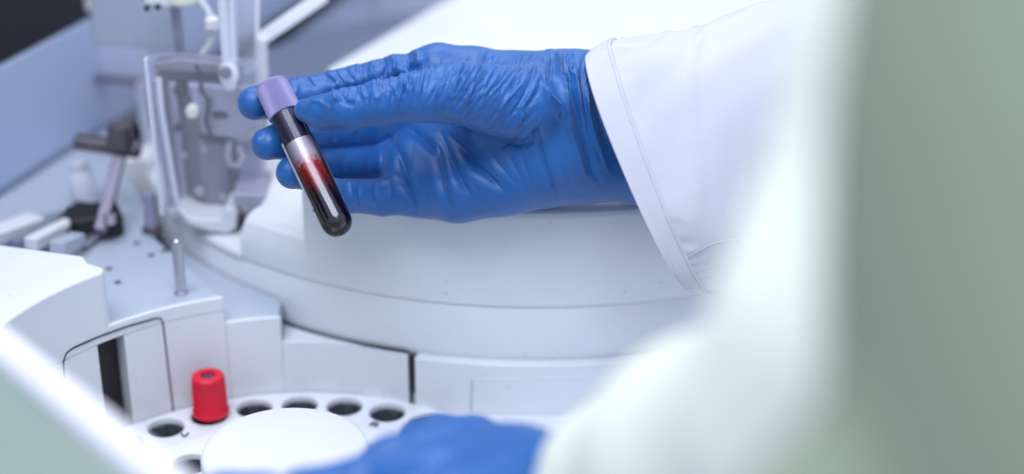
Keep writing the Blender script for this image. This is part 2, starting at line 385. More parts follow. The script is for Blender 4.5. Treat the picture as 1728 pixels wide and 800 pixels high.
# front cover at the lower left: pale green face with a white rolled rim
ZR = 0.155
r0 = onz(-60, 484, ZR); r1 = onz(345, 806, ZR); rd = (r1 - r0)[:2]; rd /= np.linalg.norm(rd)
ra = r0[:2] - rd * 0.3; rb = r1[:2] + rd * 0.12
on = np.array([rd[1], -rd[0]]);
if on @ (np.array([0, 0]) - r0[:2]) < 0: on = -on    # towards the camera
MB().prism([tuple(ra + on * .0095), tuple(rb + on * .0095), tuple(rb + on * .003), tuple(ra + on * .003)], -0.15, ZR - .0070).build("front_cover", 'green', analyser, bevel=.001)
prof = [(-.001, -.02), (-.001, -.004), (0.001, -.0012), (.003, 0), (.006, -.0006), (.009, -.0022), (.0105, -.005), (.0105, -.0072), (.004, -.0072)]
v = []; 
for e in (ra, rb): v += [np.r_[e + on * p[0], ZR + p[1]] for p in prof]
n = len(prof)
MB().add(v, [(i, (i + 1) % n, n + (i + 1) % n, n + i) for i in range(n)] + [tuple(range(n)), tuple(range(2 * n - 1, n - 1, -1))]).build("rim", 'disc', analyser, angle=60)

# =================================================================== DRUM
drum = thing("reagent_drum", "large round white reagent drum with a fine seam, beneath the raised gloved hand", "drum")
zs = 0.0530
MB().lathe([(RD - .03, Z3 - .004), (RD - .004, Z3 - .004), (RD - .0012, Z3 + .0002), (RD - .0008, Z3 + .003), (RD - .0006, zs - .0008), (RD - .0012, zs - .0002), (RD - .0012, zs + .0002)],
           (*DC, 0), 200, closed=False).build("lower_body", 'plastic', drum, angle=50)
MB().lathe([(RD - .0012, zs + .0001), (RD - .0004, zs + .0003), (RD, zs + .0010)], (*DC, 0), 240, closed=False).build("seam_lip", 'plastic', drum, angle=60)
ZB = 0.0755; ZC = 0.0560                              # floors of the stepped open bay in the drum's lid
cut1 = ang(DC, oncyl(508, 300, DC, RD, False)) % 360; cut2 = ang(DC, oncyl(404, 390, DC, RD, False)) % 360
in1 = onz(556, 116, ZD)[:2]; in2 = onz(742, 8, ZD)[:2]; in3 = in2 + (in2 - in1) * 0.9
bay_b = 88.0
def rimprof(z, q=1.0): return [(RD, zs + .0010), (RD, z - .0040 * q), (RD - .0003 * q, z - .0026 * q), (RD - .0011 * q, z - .0012 * q), (RD - .0024 * q, z - .0003 * q), (RD - .0042 * q, z)]
def lid(name, a0, a1, z, inner, n, q_=1.0):
    mb = MB(); pr = rimprof(z, q_); v = []
    for (r, h) in pr: v += [(*p, h) for p in arc(DC, r, a0, a1, n)]
    m = n + 1; L = len(pr)
    f = [(i * m + k, i * m + k + 1, (i + 1) * m + k + 1, (i + 1) * m + k) for i in range(L - 1) for k in range(n)]
    t0 = len(v); v += [(*p, z) for p in inner]; u0 = len(v); v += [(*p, zs + .001) for p in inner]; q = len(inner)
    f.append(tuple(range((L - 1) * m, L * m)) + tuple(range(t0, t0 + q)))
    f += [(t0 + i, t0 + i + 1, u0 + i + 1, u0 + i) for i in range(q - 1)]
    f.append(tuple(i * m + n for i in range(L)) + (t0, u0)); f.append(tuple(i * m for i in range(L)) + (t0 + q - 1, u0 + q - 1))
    mb.add(v, f); return mb.build(name, 'plastic', drum, angle=25)
lid("upper_body", cut1, 360 + bay_b, ZD, [tuple(in3), tuple(in2), tuple(in1)], 220)
k1 = tuple(in1 + np.array([-.035, .015])); k3 = tuple(in3 + np.array([-.04, .03]))
lid("bay_step", cut2, cut1, ZB, [tuple(in1), k1], 24, 3.6)
lid("bay_floor", bay_b, cut2, ZC, [k1, tuple(in1), tuple(in2), tuple(in3)], 100)
MB().prism([p for p in arc(DC, RD - .02, 110, 205, 40)] + [tuple(in1 + np.array([-.05, -.02])), tuple(in1 + np.array([-.006, 0])), tuple(in3 + np.array([-.008, 0]))], ZC + .0003, ZC + .012).build("cover_plate", 'slate', drum, bevel=.001)

# =================================================================== CAROUSEL
car = thing("sample_carousel", "white sample carousel with a ring of round tube holes in the recess", "carousel")
HR = 0.0083
OA = [69.6 + 11.25 * i for i in range(32)]; IA = [129.4 + 22.5 * i for i in range(16)]
def ring(mb, r0, r1, rh, angs, half):
    N = 32
    for a in angs:
        def W2(th, r): return (CC[0] + r * math.cos(th), CC[1] + r * math.sin(th))
        A = rad(a); hw = rad(half); loops = []
        out, h0, h1, h2, h3 = [], [], [], [], []
        for k in range(N):
            q = 2 * math.pi * (k + .5) / N; c, s = math.cos(q), math.sin(q)
            # to the sector's border, in (arc, radius) coordinates
            t = min((hw * rh) / abs(c) if abs(c) > 1e-6 else 9, ((r1 - rh) if s > 0 else (rh - r0)) / abs(s) if abs(s) > 1e-6 else 9)
            p = W2(A - t * c / rh, rh + t * s); out.append((*p, 0.0))
            hx, hy = W2(A, rh); dx, dy = -math.sin(A), math.cos(A); ex, ey = math.cos(A), math.sin(A)
            for lst, R, z in ((h0, HR + .0006, 0.0), (h1, HR + .0002, -.0002), (h2, HR, -.0007), (h3, HR, -.0030)):
                lst.append((hx + R * (-dx * c + ex * s), hy + R * (-dy * c + ey * s), z))
        v = out + h0 + h1 + h2 + h3; f = []
        for L in range(4): f += [(L * N + k, L * N + (k + 1) % N, (L + 1) * N + (k + 1) % N, (L + 1) * N + k) for k in range(N)]
        mb.add(v, f)
        # corner fillers where the fan of N spokes cuts the sector's corners
        for k in range(N):
            p, q2 = out[k], out[(k + 1) % N]
            def loc(P): 
                th = math.atan2(P[1] - CC[1], P[0] - CC[0]); dth = (th - A + math.pi) % (2 * math.pi) - math.pi
                return dth, math.hypot(P[0] - CC[0], P[1] - CC[1])
            (t1, ra_), (t2, rb_) = loc(p), loc(q2)
            on1 = abs(abs(t1) - hw) < 1e-6; on2 = abs(abs(t2) - hw) < 1e-6
            if on1 != on2:
                tt = t1 if on1 else t2; rr = rb_ if on1 else ra_
                mb.add([p, q2, (*W2(A + tt, rr), 0.0)], [(0, 1, 2)])
mb = MB(); ring(mb, 0.092, 0.1178, 0.1065, OA, 5.625); ring(mb, 0.058, 0.0919, 0.0725, IA, 11.25)
mb.lathe([(0.1178, 0.0), (0.1181, -.0004), (0.1181, -.03)], (*CC, 0), 128, closed=False)
mb.lathe([(0.0582, 0.0), (0.0, 0.0)], (*CC, 0), 64, closed=False)
cr = mb.build("tube_plate", 'plastic', car, angle=40)
sp = None
for (aa, rr) in [(a, .1065) for a in OA] + [(a, .0725) for a in IA]:
    if sp is None:
        k_ = MB(); k_.lathe([(HR - .0001, -.0029), (HR - .0001, -.050), (0, -.050)], (0, 0, 0), 28, closed=False)
        k_.box((HR - .0012, 0, -.012), .0012, .0052, .018)
        sp = k_.build("socket", 'socket', car, angle=40); so = sp
    else: so = sp.copy(); COL.objects.link(so); so.parent = car
    so.location = (*cpt(CC, rr, aa), 0); so.rotation_euler = (0, 0, rad(aa))
# hub and white disc on top
zd = 0.040; dcx = onz(481, 757, zd)[:2]; RDc = 0.0335
print("disc centre", dcx, "carousel", CC)
MB().lathe([(0.014, 0.0), (0.013, 0.004), (0.012, zd - .011), (0.013, zd - .0085)], (*dcx, 0), 40).build("hub", 'plastic', car)
MB().lathe([(0.0, zd - .009), (RDc - .003, zd - .009), (RDc - .001, zd - .008), (RDc, zd - .0065), (RDc, zd - .0022), (RDc - .0004, zd - .0010), (RDc - .0014, zd - .0002), (RDc - .0026, zd), (RDc * .5, zd + .0001), (0, zd + .0001)],
           (*dcx, 0), 96).build("white_disc", 'disc', car, angle=60)
# the small printed marks beside the holes
for pts in ([(306, 731), (309, 736), (312, 737), (315, 733), (318, 731)], [(624, 718), (627, 714), (633, 713), (638, 715), (637, 718), (631, 719), (630, 716)], [(368, 714), (374, 711), (380, 708)]):
    MB().tube([onz(x, y, 0.0003) for (x, y) in pts], 0.00045, 6).build("printed_mark", 'gap', car)

# red-capped tube standing in the carousel
rt = thing("capped_tube", "sample tube with a bright red cap standing in the carousel", "tube")
rc = onz(356.5, 701, 0.0); ra_ang = ang(CC, rc); rp = (*cpt(CC, 0.1065, ra_ang), 0.0)
rp = (rc[0], rc[1], 0.0015)
hcap = ony(354, 637, rc[1])[2]
print("red cap height", hcap)
prof = [(0.0066, 0.0), (0.0082, 0.0), (0.00845, 0.0008), (0.0084, 0.0018), (0.0079, 0.0026), (0.0076, hcap - .004), (0.0075, hcap - .0016), (0.0070, hcap - .0004), (0.0060, hcap), (0.0035, hcap), (0.0031, hcap - .0006), (0.0031, hcap - .004), (0, hcap - .004)]
MB().lathe(prof, rp, 72, rib=(4, 5, -0.00065), closed=False).build("cap", 'red', rt, angle=50)
MB().lathe([(0.0030, hcap - .0042), (0.0030, hcap - .0015), (0.0018, hcap - .0012), (0, hcap - .0018)], rp, 20).build("stopper", 'rubber', rt)
MB().lathe([(0, -.030), (0.004, -.0285), (0.0063, -.025), (0.0063, 0.002)], rp, 32).build("tube_body", 'glass', rt)

# =================================================================== BLOOD TUBE IN THE HAND
TD = 0.720                                            # distance of the held tube
def hp(px, py, dd): return atd(px, py, TD + dd / 1000.0)
tube = thing("blood_tube", "glass blood tube with a lavender cap held up in gloved fingers", "tube")
ct = hp(457, 141, 2); tb = hp(578, 396, -19)
ax = tb - ct; TL = np.linalg.norm(ax); ax /= TL
RT_ = 0.0065
def along(s): return ct + ax * s
capL = 0.0160
prof = [(0.0, 0.0), (0.0058, 0.0), (0.0067, 0.0004), (0.0071, 0.0012), (0.0072, 0.0022), (0.00745, capL - .001), (0.00735, capL - .0002), (0.0066, capL), (0.0058, capL), (0.0058, capL - .003)]
MB().lathe(prof, ct, 96, axis=ax, rib=(4, 6, -0.00045), closed=False).build("cap", 'purple', tube, angle=40)
def hemi(R, n=10): return [(R * math.sin(i / n * math.pi / 2), -R * math.cos(i / n * math.pi / 2)) for i in range(n + 1)]
Lt = TL
def tubeprof(R, s0, s1):                              # s measured from the cap end towards the round bottom
    p = [(R, s0), (R, s1 - R)]; p += [(R * math.cos(i / 12 * math.pi / 2), s1 - R + R * math.sin(i / 12 * math.pi / 2)) for i in range(1, 13)]
    return p
Ro, Ri = RT_, RT_ - 0.00022
po = tubeprof(Ro, capL - .004, TL); 
MB().lathe(po, ct, 64, axis=ax, closed=False).build("glass_body", 'glass', tube, angle=50)
zf = 0.0300                                           # where the blood film starts
bl = [(0.0, zf), (Ri * .97, zf)] + [(r, s) for (r, s) in tubeprof(Ri - .00008, zf + .0004, TL - .00105)][0:]
bm_ = bpy.data.materials.new("blood"); bm_.use_nodes = True; nt = bm_.node_tree; B = nt.nodes["Principled BSDF"]
B.inputs["Roughness"].default_value = 0.12; B.inputs["Coat Weight"].default_value = 0.5; B.inputs["Coat Roughness"].default_value = 0.03
tc = nt.nodes.new("ShaderNodeTexCoord"); sx = nt.nodes.new("ShaderNodeVectorMath"); sx.operation = 'DOT_PRODUCT'; sx.inputs[1].default_value = tuple(ax)
sub = nt.nodes.new("ShaderNodeVectorMath"); sub.operation = 'SUBTRACT'; sub.inputs[1].default_value = tuple(ct)
nt.links.new(tc.outputs["Object"], sub.inputs[0]); nt.links.new(sub.outputs[0], sx.inputs[0])
nz = nt.nodes.new("ShaderNodeTexNoise"); nz.inputs["Scale"].default_value = 650; nz.inputs["Detail"].default_value = 4; nt.links.new(tc.outputs["Object"], nz.inputs["Vector"])
ma = nt.nodes.new("ShaderNodeMath"); ma.operation = 'MULTIPLY_ADD'; ma.inputs[1].default_value = 0.011; nt.links.new(nz.outputs[0], ma.inputs[0]); nt.links.new(sx.outputs["Value"], ma.inputs[2])
mr = nt.nodes.new("ShaderNodeMapRange"); mr.inputs["From Min"].default_value = zf + .0045; mr.inputs["From Max"].default_value = zf + .0335; nt.links.new(ma.outputs[0], mr.inputs[0])
cr_ = nt.nodes.new("ShaderNodeValToRGB"); e = cr_.color_ramp.elements
e[0].position = 0.0; e[0].color = (0.74, 0.70, 0.80, 1); e[1].position = 1.0; e[1].color = (0.012, 0.004, 0.007, 1)
for p_, c_ in ((0.28, (0.74, 0.64, 0.72, 1)), (0.41, (0.66, 0.33, 0.34, 1)), (0.47, (0.46, 0.035, 0.026, 1)), (0.70, (0.32, 0.014, 0.014, 1)), (0.90, (0.030, 0.006, 0.009, 1))):
    n_ = e.new(p_); n_.color = c_
nt.links.new(mr.outputs[0], cr_.inputs[0]); nt.links.new(cr_.outputs[0], B.inputs["Base Color"])
M['blood'] = bm_
MB().lathe(bl, ct, 48, axis=ax, closed=False).build("blood", 'blood', tube, angle=50)
MB().lathe([(0, capL - .004), (Ri - .0001, capL - .004), (Ri - .0001, capL + .0125), (Ri - .0006, capL + .0136), (0, capL + .0132)], ct, 40, axis=ax).build("stopper", 'rubber', tube, angle=40)
# paper label round the back of the tube, its edge showing at the left
Xl = np.cross(ax, [0, 1.0, 0]); Xl /= np.linalg.norm(Xl); Yl = np.cross(ax, Xl)
tocam = CAM - along(0.05); tocam -= ax * (tocam @ ax); tocam /= np.linalg.norm(tocam)
acam = math.atan2(tocam @ Yl, tocam @ Xl); leftv = np.cross(ax, tocam)
sgn = 1 if (math.cos(acam + .5) * Xl + math.sin(acam + .5) * Yl) @ RT < tocam @ RT else -1
a_s = acam + sgn * rad(66); a_e = acam + sgn * rad(262); lo_, hi_ = min(a_s, a_e), max(a_s, a_e)
MB().lathe([(Ro + .0001, 0.0280), (Ro + .0005, 0.0280), (Ro + .0005, 0.0600), (Ro + .0001, 0.0600), (Ro + .0001, 0.0280)], ct, 40, axis=ax, a0=lo_, a1=hi_, closed=False).build("paper_label", 'paper', tube)

# =================================================================== PERSON
person = thing("person", "person in a pale coat with a shade-coloured torso, white sleeves and blue gloves holding up a blood tube", "person")
def J(px, py, dd, r): return (hp(px, py, dd), r / 1000.0)
fingers = {
    'index': [J(740, 121, 22, 11.5), J(665, 132, 27, 10.0), J(600, 148, 28, 9.4), J(505, 164, 25, 8.5), J(462, 168, 19, 8.0), J(430, 174, 11, 7.4)],
    'middle': [J(735, 190, 42, 11), J(628, 221, 43, 9.2), J(530, 229, 20, 8.5), J(480, 236, 9, 7.9), J(451, 243, 4, 7.0)],
    'ring': [J(722, 252, 40, 11.0), J(640, 276, 42, 8.8), J(552, 285, 18, 8.1), J(515, 288, 8, 7.6), J(493, 291, 3, 6.9)],
    'little': [J(716, 318, 21, 12), J(645, 333, 19, 7.8), J(588, 331, 9, 7.1), J(560, 326, 4, 6.4), J(541, 322, 2, 5.6)],
}
thumb = [J(885, 180, -5, 17), J(775, 158, -19, 12.8), J(700, 163, -23, 10.2), J(645, 172, -21, 9.0), J(585, 184, -19, 8.4), J(545, 190, -15, 6.8), J(517, 186, -11, 5.0)]
body = [
    [J(740, 121, 22, 11.5), J(800, 137, 23, 13.8), J(870, 154, 23, 16.4), J(960, 172, 18, 19.5)],
    [J(735, 190, 38, 12), J(850, 200, 32, 17), J(950, 200, 20, 20)],
    [J(722, 252, 37, 11.5), J(840, 250, 28, 17), J(945, 235, 18, 20)],
    [J(708, 284, 33, 15.5), J(800, 282, 29, 20), J(880, 262, 22, 20)],
    [J(716, 318, 21, 12), J(770, 322, 14, 12.5), J(845, 302, 12, 14), J(930, 268, 10, 17.5)],
    [J(960, 172, 18, 19.5), J(1090, 168, 22, 19.5), J(1180, 160, 24, 20)],
    [J(940, 258, 14, 18.4), J(1000, 266, 16, 17.8), J(1090, 270, 20, 18), J(1180, 262, 22, 19)],
    [J(830, 178, 2, 15.5), J(905, 185, 6, 18), J(960, 200, 10, 19)],
]
def hand_fn(P):
    b = None
    for c in body:
        d = chain(P, c, .006); b = d if b is None else smin(b, d, .016)
    th = smin(b, chain(P, thumb, .005), .009)
    out = th
    carve = chain(P, [J(655, 216, 9, 8), J(735, 212, 7, 8.5), J(790, 230, 0, 7), J(850, 249, -8, 4.5), J(902, 243, -14, 2.0)], .004)
    out = -smin(-out, carve, .006)
    for gap in ([J(548, 253, 10, 2.0), J(600, 253, 20, 3.2), J(662, 250, 24, 4.6)], [J(572, 303, 3, 2.0), J(620, 304, 11, 3.0), J(672, 300, 18, 4.2)]):
        out = -smin(-out, chain(P, gap, .003), .003)
    web = chain(P, [J(718, 112, 2, 4.0), J(690, 120, 0, 5.5), J(640, 138, 1, 4.5), J(590, 151, 3, 2.5)], .004)
    out = -smin(-out, web, .005)
    for k, c in fingers.items():
        out = smin(out, smin(b, chain(P, c, .003), .007), .0012)
    return out
pts_ = [p for c in list(fingers.values()) + [thumb] + body for p in c]
lo = np.min([p - r for p, r in pts_], 0) - .004; hi = np.max([p + r for p, r in pts_], 0) + .004
V, F = sdf_mesh(hand_fn, lo, hi, 0.00042)
V = relax(V, F, 3)
# --- creases and folds of the thin rubber, laid on the surface that faces the palm side
def pxof(V):
    v = V - CAM; d = v @ FW; return np.stack([864 + FPX * (v @ RT) / d, 400 - FPX * (v @ UP) / d], 1), d
def strokes(V, F, items, facing_pow=0.5):
    N = vnormals(V, F); uv, dep = pxof(V); view = CAM - V; view /= np.linalg.norm(view, axis=1)[:, None]
    fac = np.clip((N * view).sum(1) * 1.8 + .65, 0, 1)
    D = np.zeros(len(V))
    for (pl, w, A, side) in items:           # polyline (px), width (px), depth mm (+ groove), side lobe
        pl = np.array(pl, float); R = w * 4
        bb = (uv[:, 0] > pl[:, 0].min() - R) & (uv[:, 0] < pl[:, 0].max() + R) & (uv[:, 1] > pl[:, 1].min() - R) & (uv[:, 1] < pl[:, 1].max() + R) & (fac > 0.02)
        ix = np.nonzero(bb)[0]
        if len(ix) == 0: continue
        P = uv[ix]; best = np.full(len(ix), 1e9); sd = np.zeros(len(ix)); tt = np.zeros(len(ix))
        seg = np.diff(pl, axis=0); L = np.linalg.norm(seg, axis=1); cum = np.r_[0, np.cumsum(L)]
        for i in range(len(seg)):
            t = np.clip(((P - pl[i]) @ seg[i]) / (L[i] ** 2 + 1e-9), 0, 1); q = P - pl[i] - t[:, None] * seg[i]
            dd = np.hypot(q[:, 0], q[:, 1]); m = dd < best
            best[m] = dd[m]; sd[m] = np.sign(seg[i][0] * q[m, 1] - seg[i][1] * q[m, 0]) * dd[m]; tt[m] = (cum[i] + t[m] * L[i]) / cum[-1]
        tap = np.clip(np.sin(np.pi * np.clip(tt, 0.0, 1.0)) * 1.5, 0, 1) if side != 'open' else np.ones(len(ix))
        s_ = sd / w
        pr = -np.exp(-1.35 * np.abs(s_) ** 1.15) + 0.10 * (np.exp(-(s_ - 1.9) ** 2) + np.exp(-(s_ + 1.9) ** 2)) * (1 if A > 0 else .5)
        D[ix] += A * .00085 * pr * tap * fac[ix]
    return V + N * D[:, None]
rs = np.random.RandomState(4)
def wiggle(a, b, n, amp):
    a = np.array(a, float); b = np.array(b, float); d = b - a; nn = np.array([-d[1], d[0]]) / (np.linalg.norm(d) + 1e-9)
    ph = rs.uniform(0, 6.28); cv = rs.uniform(-1, 1)
    return [tuple(a + d * t + nn * amp * (cv * math.sin(math.pi * t) + .5 * math.sin(5 * t + ph))) for t in np.linspace(0, 1, n)]
big = [
    # deep folds over the palm
    ([(739, 240), (742, 270), (750, 315), (757, 340), (766, 368)], 8, 2.8, ''),
    ([(668, 262), (672, 288), (690, 325), (706, 364)], 7, 2.4, ''),
    ([(742, 220), (757, 260), (784, 315), (800, 340)], 9, 2.2, ''),
    ([(752, 222), (802, 276), (838, 312), (858, 330)], 9, 3.2, ''),
    ([(684, 212), (712, 232), (738, 262)], 8, 2.4, ''),
    ([(652, 226), (672, 258), (690, 300)], 8, 1.8, ''),
    ([(719, 318), (720, 340), (722, 362)], 5, 0.7, ''),
    ([(791, 300), (816, 335), (835, 352)], 4, 0.6, ''),
    ([(820, 250), (860, 300), (900, 335)], 5, 0.6, ''),
    ([(853, 252), (874, 292), (890, 322)], 4, 0.6, ''),
    ([(876, 250), (896, 312), (925, 336)], 4, 0.7, ''),
    # crease under the thumb mound, wrist pit and wrist crease
    ([(735, 193), (770, 212), (820, 232), (870, 246), (905, 238)], 7, 2.2, ''),
    ([(905, 205), (906, 224), (912, 245), (918, 272), (930, 302), (946, 345)], 6, 1.8, ''),
    ([(896, 226), (906, 223), (914, 220)], 7, 1.6, ''),
    ([(915, 110), (908, 130), (893, 162), (879, 185), (881, 205), (892, 222)], 5, -1.5, ''),
    ([(905, 105), (897, 135), (884, 162), (870, 185)], 5, 1.3, ''),
    # cuff folds
    ([(946, 84), (946, 140), (955, 190), (972, 245), (990, 300)], 8, -2.4, ''),
    ([(958, 84), (963, 150), (982, 220), (1004, 295)], 7, 2.4, ''),
    ([(926, 84), (929, 110), (930, 134)], 6, 2.2, ''),
    ([(912, 138), (924, 172), (946, 206)], 8, -2.2, ''),
    ([(975, 84), (984, 150), (1000, 220), (1030, 300)], 6, -1.6, ''),
    ([(1000, 120), (1006, 180), (1030, 260)], 6, 1.4, ''),
    ([(913, 135), (917, 152), (926, 165), (942, 178), (953, 198), (968, 240)], 6.5, -2.6, ''),
    ([(935, 88), (936, 105), (935, 130)], 5, 2.2, ''),
    ([(945, 86), (943, 130), (949, 160), (958, 190)], 5, -2.2, ''),
    ([(952, 90), (951, 115), (949, 128)], 4.5, 1.9, ''),
    ([(972, 88), (967, 105), (962, 118), (972, 130), (978, 160), (983, 200)], 4.5, -1.8, ''),
    ([(960, 88), (958, 106)], 3.5, 1.0, ''),
    ([(984, 90), (980, 110), (981, 140), (990, 190), (1000, 240)], 4.5, 1.8, ''),
    ([(990, 92), (985, 120), (992, 160), (994, 200)], 4, -1.5, ''),
    ([(922, 130), (945, 132), (972, 136)], 4, 0.9, ''),
    ([(918, 92), (920, 115), (917, 140)], 4, -0.9, ''),
    ([(960, 200), (975, 240), (1000, 290), (1020, 320)], 7, 0.6, ''),
    ([(985, 200), (1000, 240), (1020, 280)], 6, 0.7, ''),
    ([(950, 270), (960, 300), (975, 330)], 7, 0.5, ''),
    # web between first finger and thumb, folds at the first knuckle
    ([(725, 98), (705, 112), (680, 124), (645, 138), (600, 148), (540, 158)], 7, 2.2, ''),
    ([(690, 84), (684, 102), (690, 122)], 9, 3.2, ''),
    ([(645, 92), (650, 115), (640, 134)], 8, 2.6, ''),
    ([(632, 100), (626, 118), (632, 134)], 5, -1.3, ''),
    ([(660, 92), (668, 108), (666, 124)], 5, -1.3, ''),
    ([(700, 82), (706, 95), (700, 112)], 5, -0.8, ''),
    ([(482, 128), (486, 142), (492, 156)], 4.5, 1.8, ''),
    ([(515, 118), (520, 135), (535, 150)], 4.5, 0.9, ''),
    ([(540, 112), (552, 130), (568, 142)], 4, 1.0, ''),
    ([(552, 108), (556, 126), (574, 138)], 3.5, -0.8, ''),
    ([(580, 108), (588, 126), (600, 138)], 4, 0.8, ''),
    ([(602, 102), (604, 120), (612, 134)], 3.5, -0.7, ''),
    # thumb tip
    ([(520, 170), (540, 172), (562, 186)], 4.5, -0.9, ''),
    ([(512, 186), (530, 200), (552, 206)], 5, 0.5, ''),
    ([(560, 152), (566, 162), (572, 172)], 5, -1.6, ''),
    ([(576, 158), (584, 172), (600, 176)], 4.5, 1.5, ''),
    # finger joints seen behind the tube
    ([(455, 220), (446, 240), (452, 262)], 4, 0.5, ''), ([(436, 228), (434, 246)], 3.5, -0.4, ''),
    ([(590, 305), (594, 330), (590, 356)], 4, -0.8, ''), ([(604, 308), (607, 332), (604, 354)], 4, 0.8, ''),
    ([(632, 308), (634, 335), (640, 358)], 5, 0.7, ''), ([(655, 304), (660, 335), (672, 360)], 5, 0.6, ''),
    ([(600, 222), (604, 240)], 4, 0.7, ''), ([(560, 218), (566, 240)], 4, 0.6, ''), ([(580, 262), (584, 290)], 4, 0.6, ''), ([(620, 262), (624, 296)], 5, 0.7, ''),
    ([(500, 300), (508, 320)], 4, 0.5, ''),
]
small = []
for _ in range(46):                                   # crinkles round the thumb's joint, across its axis
    x = rs.uniform(560, 700); yc = 152 + (x - 620) * -0.18 + rs.uniform(-14, 14); L_ = rs.uniform(22, 46); a_ = rad(rs.uniform(68, 112))
    dx, dy = math.cos(a_) * L_ / 2, math.sin(a_) * L_ / 2
    small.append((wiggle((x - dx, yc + dy), (x + dx, yc - dy), 5, 2.5), rs.uniform(2.8, 4.2), rs.choice([-1, 1]) * rs.uniform(.3, .7), ''))
for i in range(85):                                   # fine parallel lines over the thumb's base
    x = rs.uniform(650, 790); yc = rs.uniform(118, 178) - (x - 720) * 0.02; L_ = rs.uniform(28, 70); a_ = rad(92 - (x - 650) * 0.22 + rs.uniform(-6, 6))
    dx, dy = math.cos(a_) * L_ / 2, math.sin(a_) * L_ / 2
    small.append((wiggle((x - dx, yc + dy), (x + dx, yc - dy), 6, 2.5), rs.uniform(2.0, 3.0), rs.choice([-1, -1, 1]) * rs.uniform(.32, .78), ''))
for i in range(170):                                   # the slanting lines over the mound
    x = rs.uniform(760, 900); yc = rs.uniform(105, 238); L_ = rs.uniform(25, 70); a_ = rad(58 - (x - 760) * 0.05 + (yc - 160) * -0.12 + rs.uniform(-7, 7))
    if yc > 165 + (x - 740) * 0.55: continue
    dx, dy = math.cos(a_) * L_ / 2, math.sin(a_) * L_ / 2
    small.append((wiggle((x - dx, yc + dy), (x + dx, yc - dy), 6, 3), rs.uniform(1.9, 3.0), rs.choice([-1, 1]) * rs.uniform(.28, .72), ''))
for i in range(14):                                   # loose crinkles over the wrist and lower palm
    x = rs.uniform(780, 1040); yc = rs.uniform(240, 335); L_ = rs.uniform(25, 60); a_ = rad(rs.uniform(100, 140))
    dx, dy = math.cos(a_) * L_ / 2, math.sin(a_) * L_ / 2
    small.append((wiggle((x - dx, yc + dy), (x + dx, yc - dy), 6, 4), rs.uniform(3, 6), rs.choice([-1, 1]) * rs.uniform(.08, .25), ''))
for i in range(26):                                   # creases across the cuff's top edge
    x = rs.uniform(905, 1010); yc = rs.uniform(90, 140); L_ = rs.uniform(18, 45); a_ = rad(rs.uniform(75, 108))
    dx, dy = math.cos(a_) * L_ / 2, math.sin(a_) * L_ / 2
    small.append((wiggle((x - dx, yc + dy), (x + dx, yc - dy), 5, 3), rs.uniform(2.5, 4), rs.choice([-1, 1]) * rs.uniform(.3, .8), ''))
for i in range(13):                                   # along the first finger
    x = rs.uniform(500, 720); yc = 118 - (x - 600) * 0.14 + rs.uniform(0, 22); L_ = rs.uniform(22, 44); a_ = rad(rs.uniform(75, 118))
    dx, dy = math.cos(a_) * L_ / 2, math.sin(a_) * L_ / 2
    small.append((wiggle((x - dx, yc + dy), (x + dx, yc - dy), 5, 3), rs.uniform(2.6, 4), rs.choice([-1, 1]) * rs.uniform(.25, .6), ''))
N = vnormals(V, F)
V = V + N * (noise3(V, 160, 3, 2) * .0003)[:, None]
V = strokes(V, F, big); V = strokes(V, F, small)
V = relax(V, F, 1, .4)
g1 = np_mesh("glove", V, F, 'glove', person); g1['label'] = "creased blue glove on the raised hand gripping the tube"
print("hand verts", len(V))

# --- the near hand lying over the white disc
def K(px, py, d, r): return (atd(px, py, d), r / 1000.0)
KS = 0.93
def K2(px, py, d, r): return (atd(px, py, d * KS), r * KS / 1000.0)
f2 = [
    [K2(768, 770, .628, 13.5), K2(665, 786, .612, 10.8), K2(590, 830, .60, 9.6), K2(555, 870, .60, 8.2)],
    [K2(750, 812, .605, 13.5), K2(610, 822, .585, 10.4), K2(515, 838, .585, 9.4), K2(470, 868, .59, 8.0)],
    [K2(765, 865, .585, 13), K2(600, 870, .565, 10), K2(440, 845, .572, 9.0), K2(375, 838, .58, 8.2)],
    [K2(790, 920, .57, 12), K2(640, 930, .555, 9), K2(530, 920, .555, 8), K2(470, 925, .565, 7)],
    [K2(880, 790, .64, 13), K2(800, 752, .655, 11.5), K2(742, 744, .66, 9.8), K2(704, 742, .662, 7.6)],
]
b2_ = [
    [K2(768, 770, .628, 13.5), K2(870, 800, .61, 17), K2(980, 850, .585, 22)],
    [K2(750, 812, .605, 13.5), K2(870, 845, .59, 18), K2(980, 880, .575, 22)],
    [K2(765, 865, .585, 13), K2(870, 890, .575, 17), K2(980, 900, .57, 22)],
    [K2(790, 920, .57, 12), K2(880, 930, .565, 16), K2(980, 910, .565, 22)],
    [K2(980, 880, .575, 25), K2(1120, 840, .555, 26)],
]
def hand2(P):
    b = None
    for c in b2_:
        d = chain(P, c, .006); b = d if b is None else smin(b, d, .012)
    o = b
    for c in f2: o = smin(o, smin(b, chain(P, c, .004), .008), .0015)
    return o
pts_ = [p for c in f2 + b2_ for p in c]
lo = np.min([p - r for p, r in pts_], 0) - .004; hi = np.max([p + r for p, r in pts_], 0) + .004
V2, F2 = sdf_mesh(hand2, lo, hi, 0.0013); V2 = relax(V2, F2, 3)
V2 += vnormals(V2, F2) * (noise3(V2, 230, 8, 2) * .0004)[:, None]
g2 = np_mesh("glove", V2, F2, 'glove', person); g2['label'] = "blurred blue glove on the near hand over the white disc"

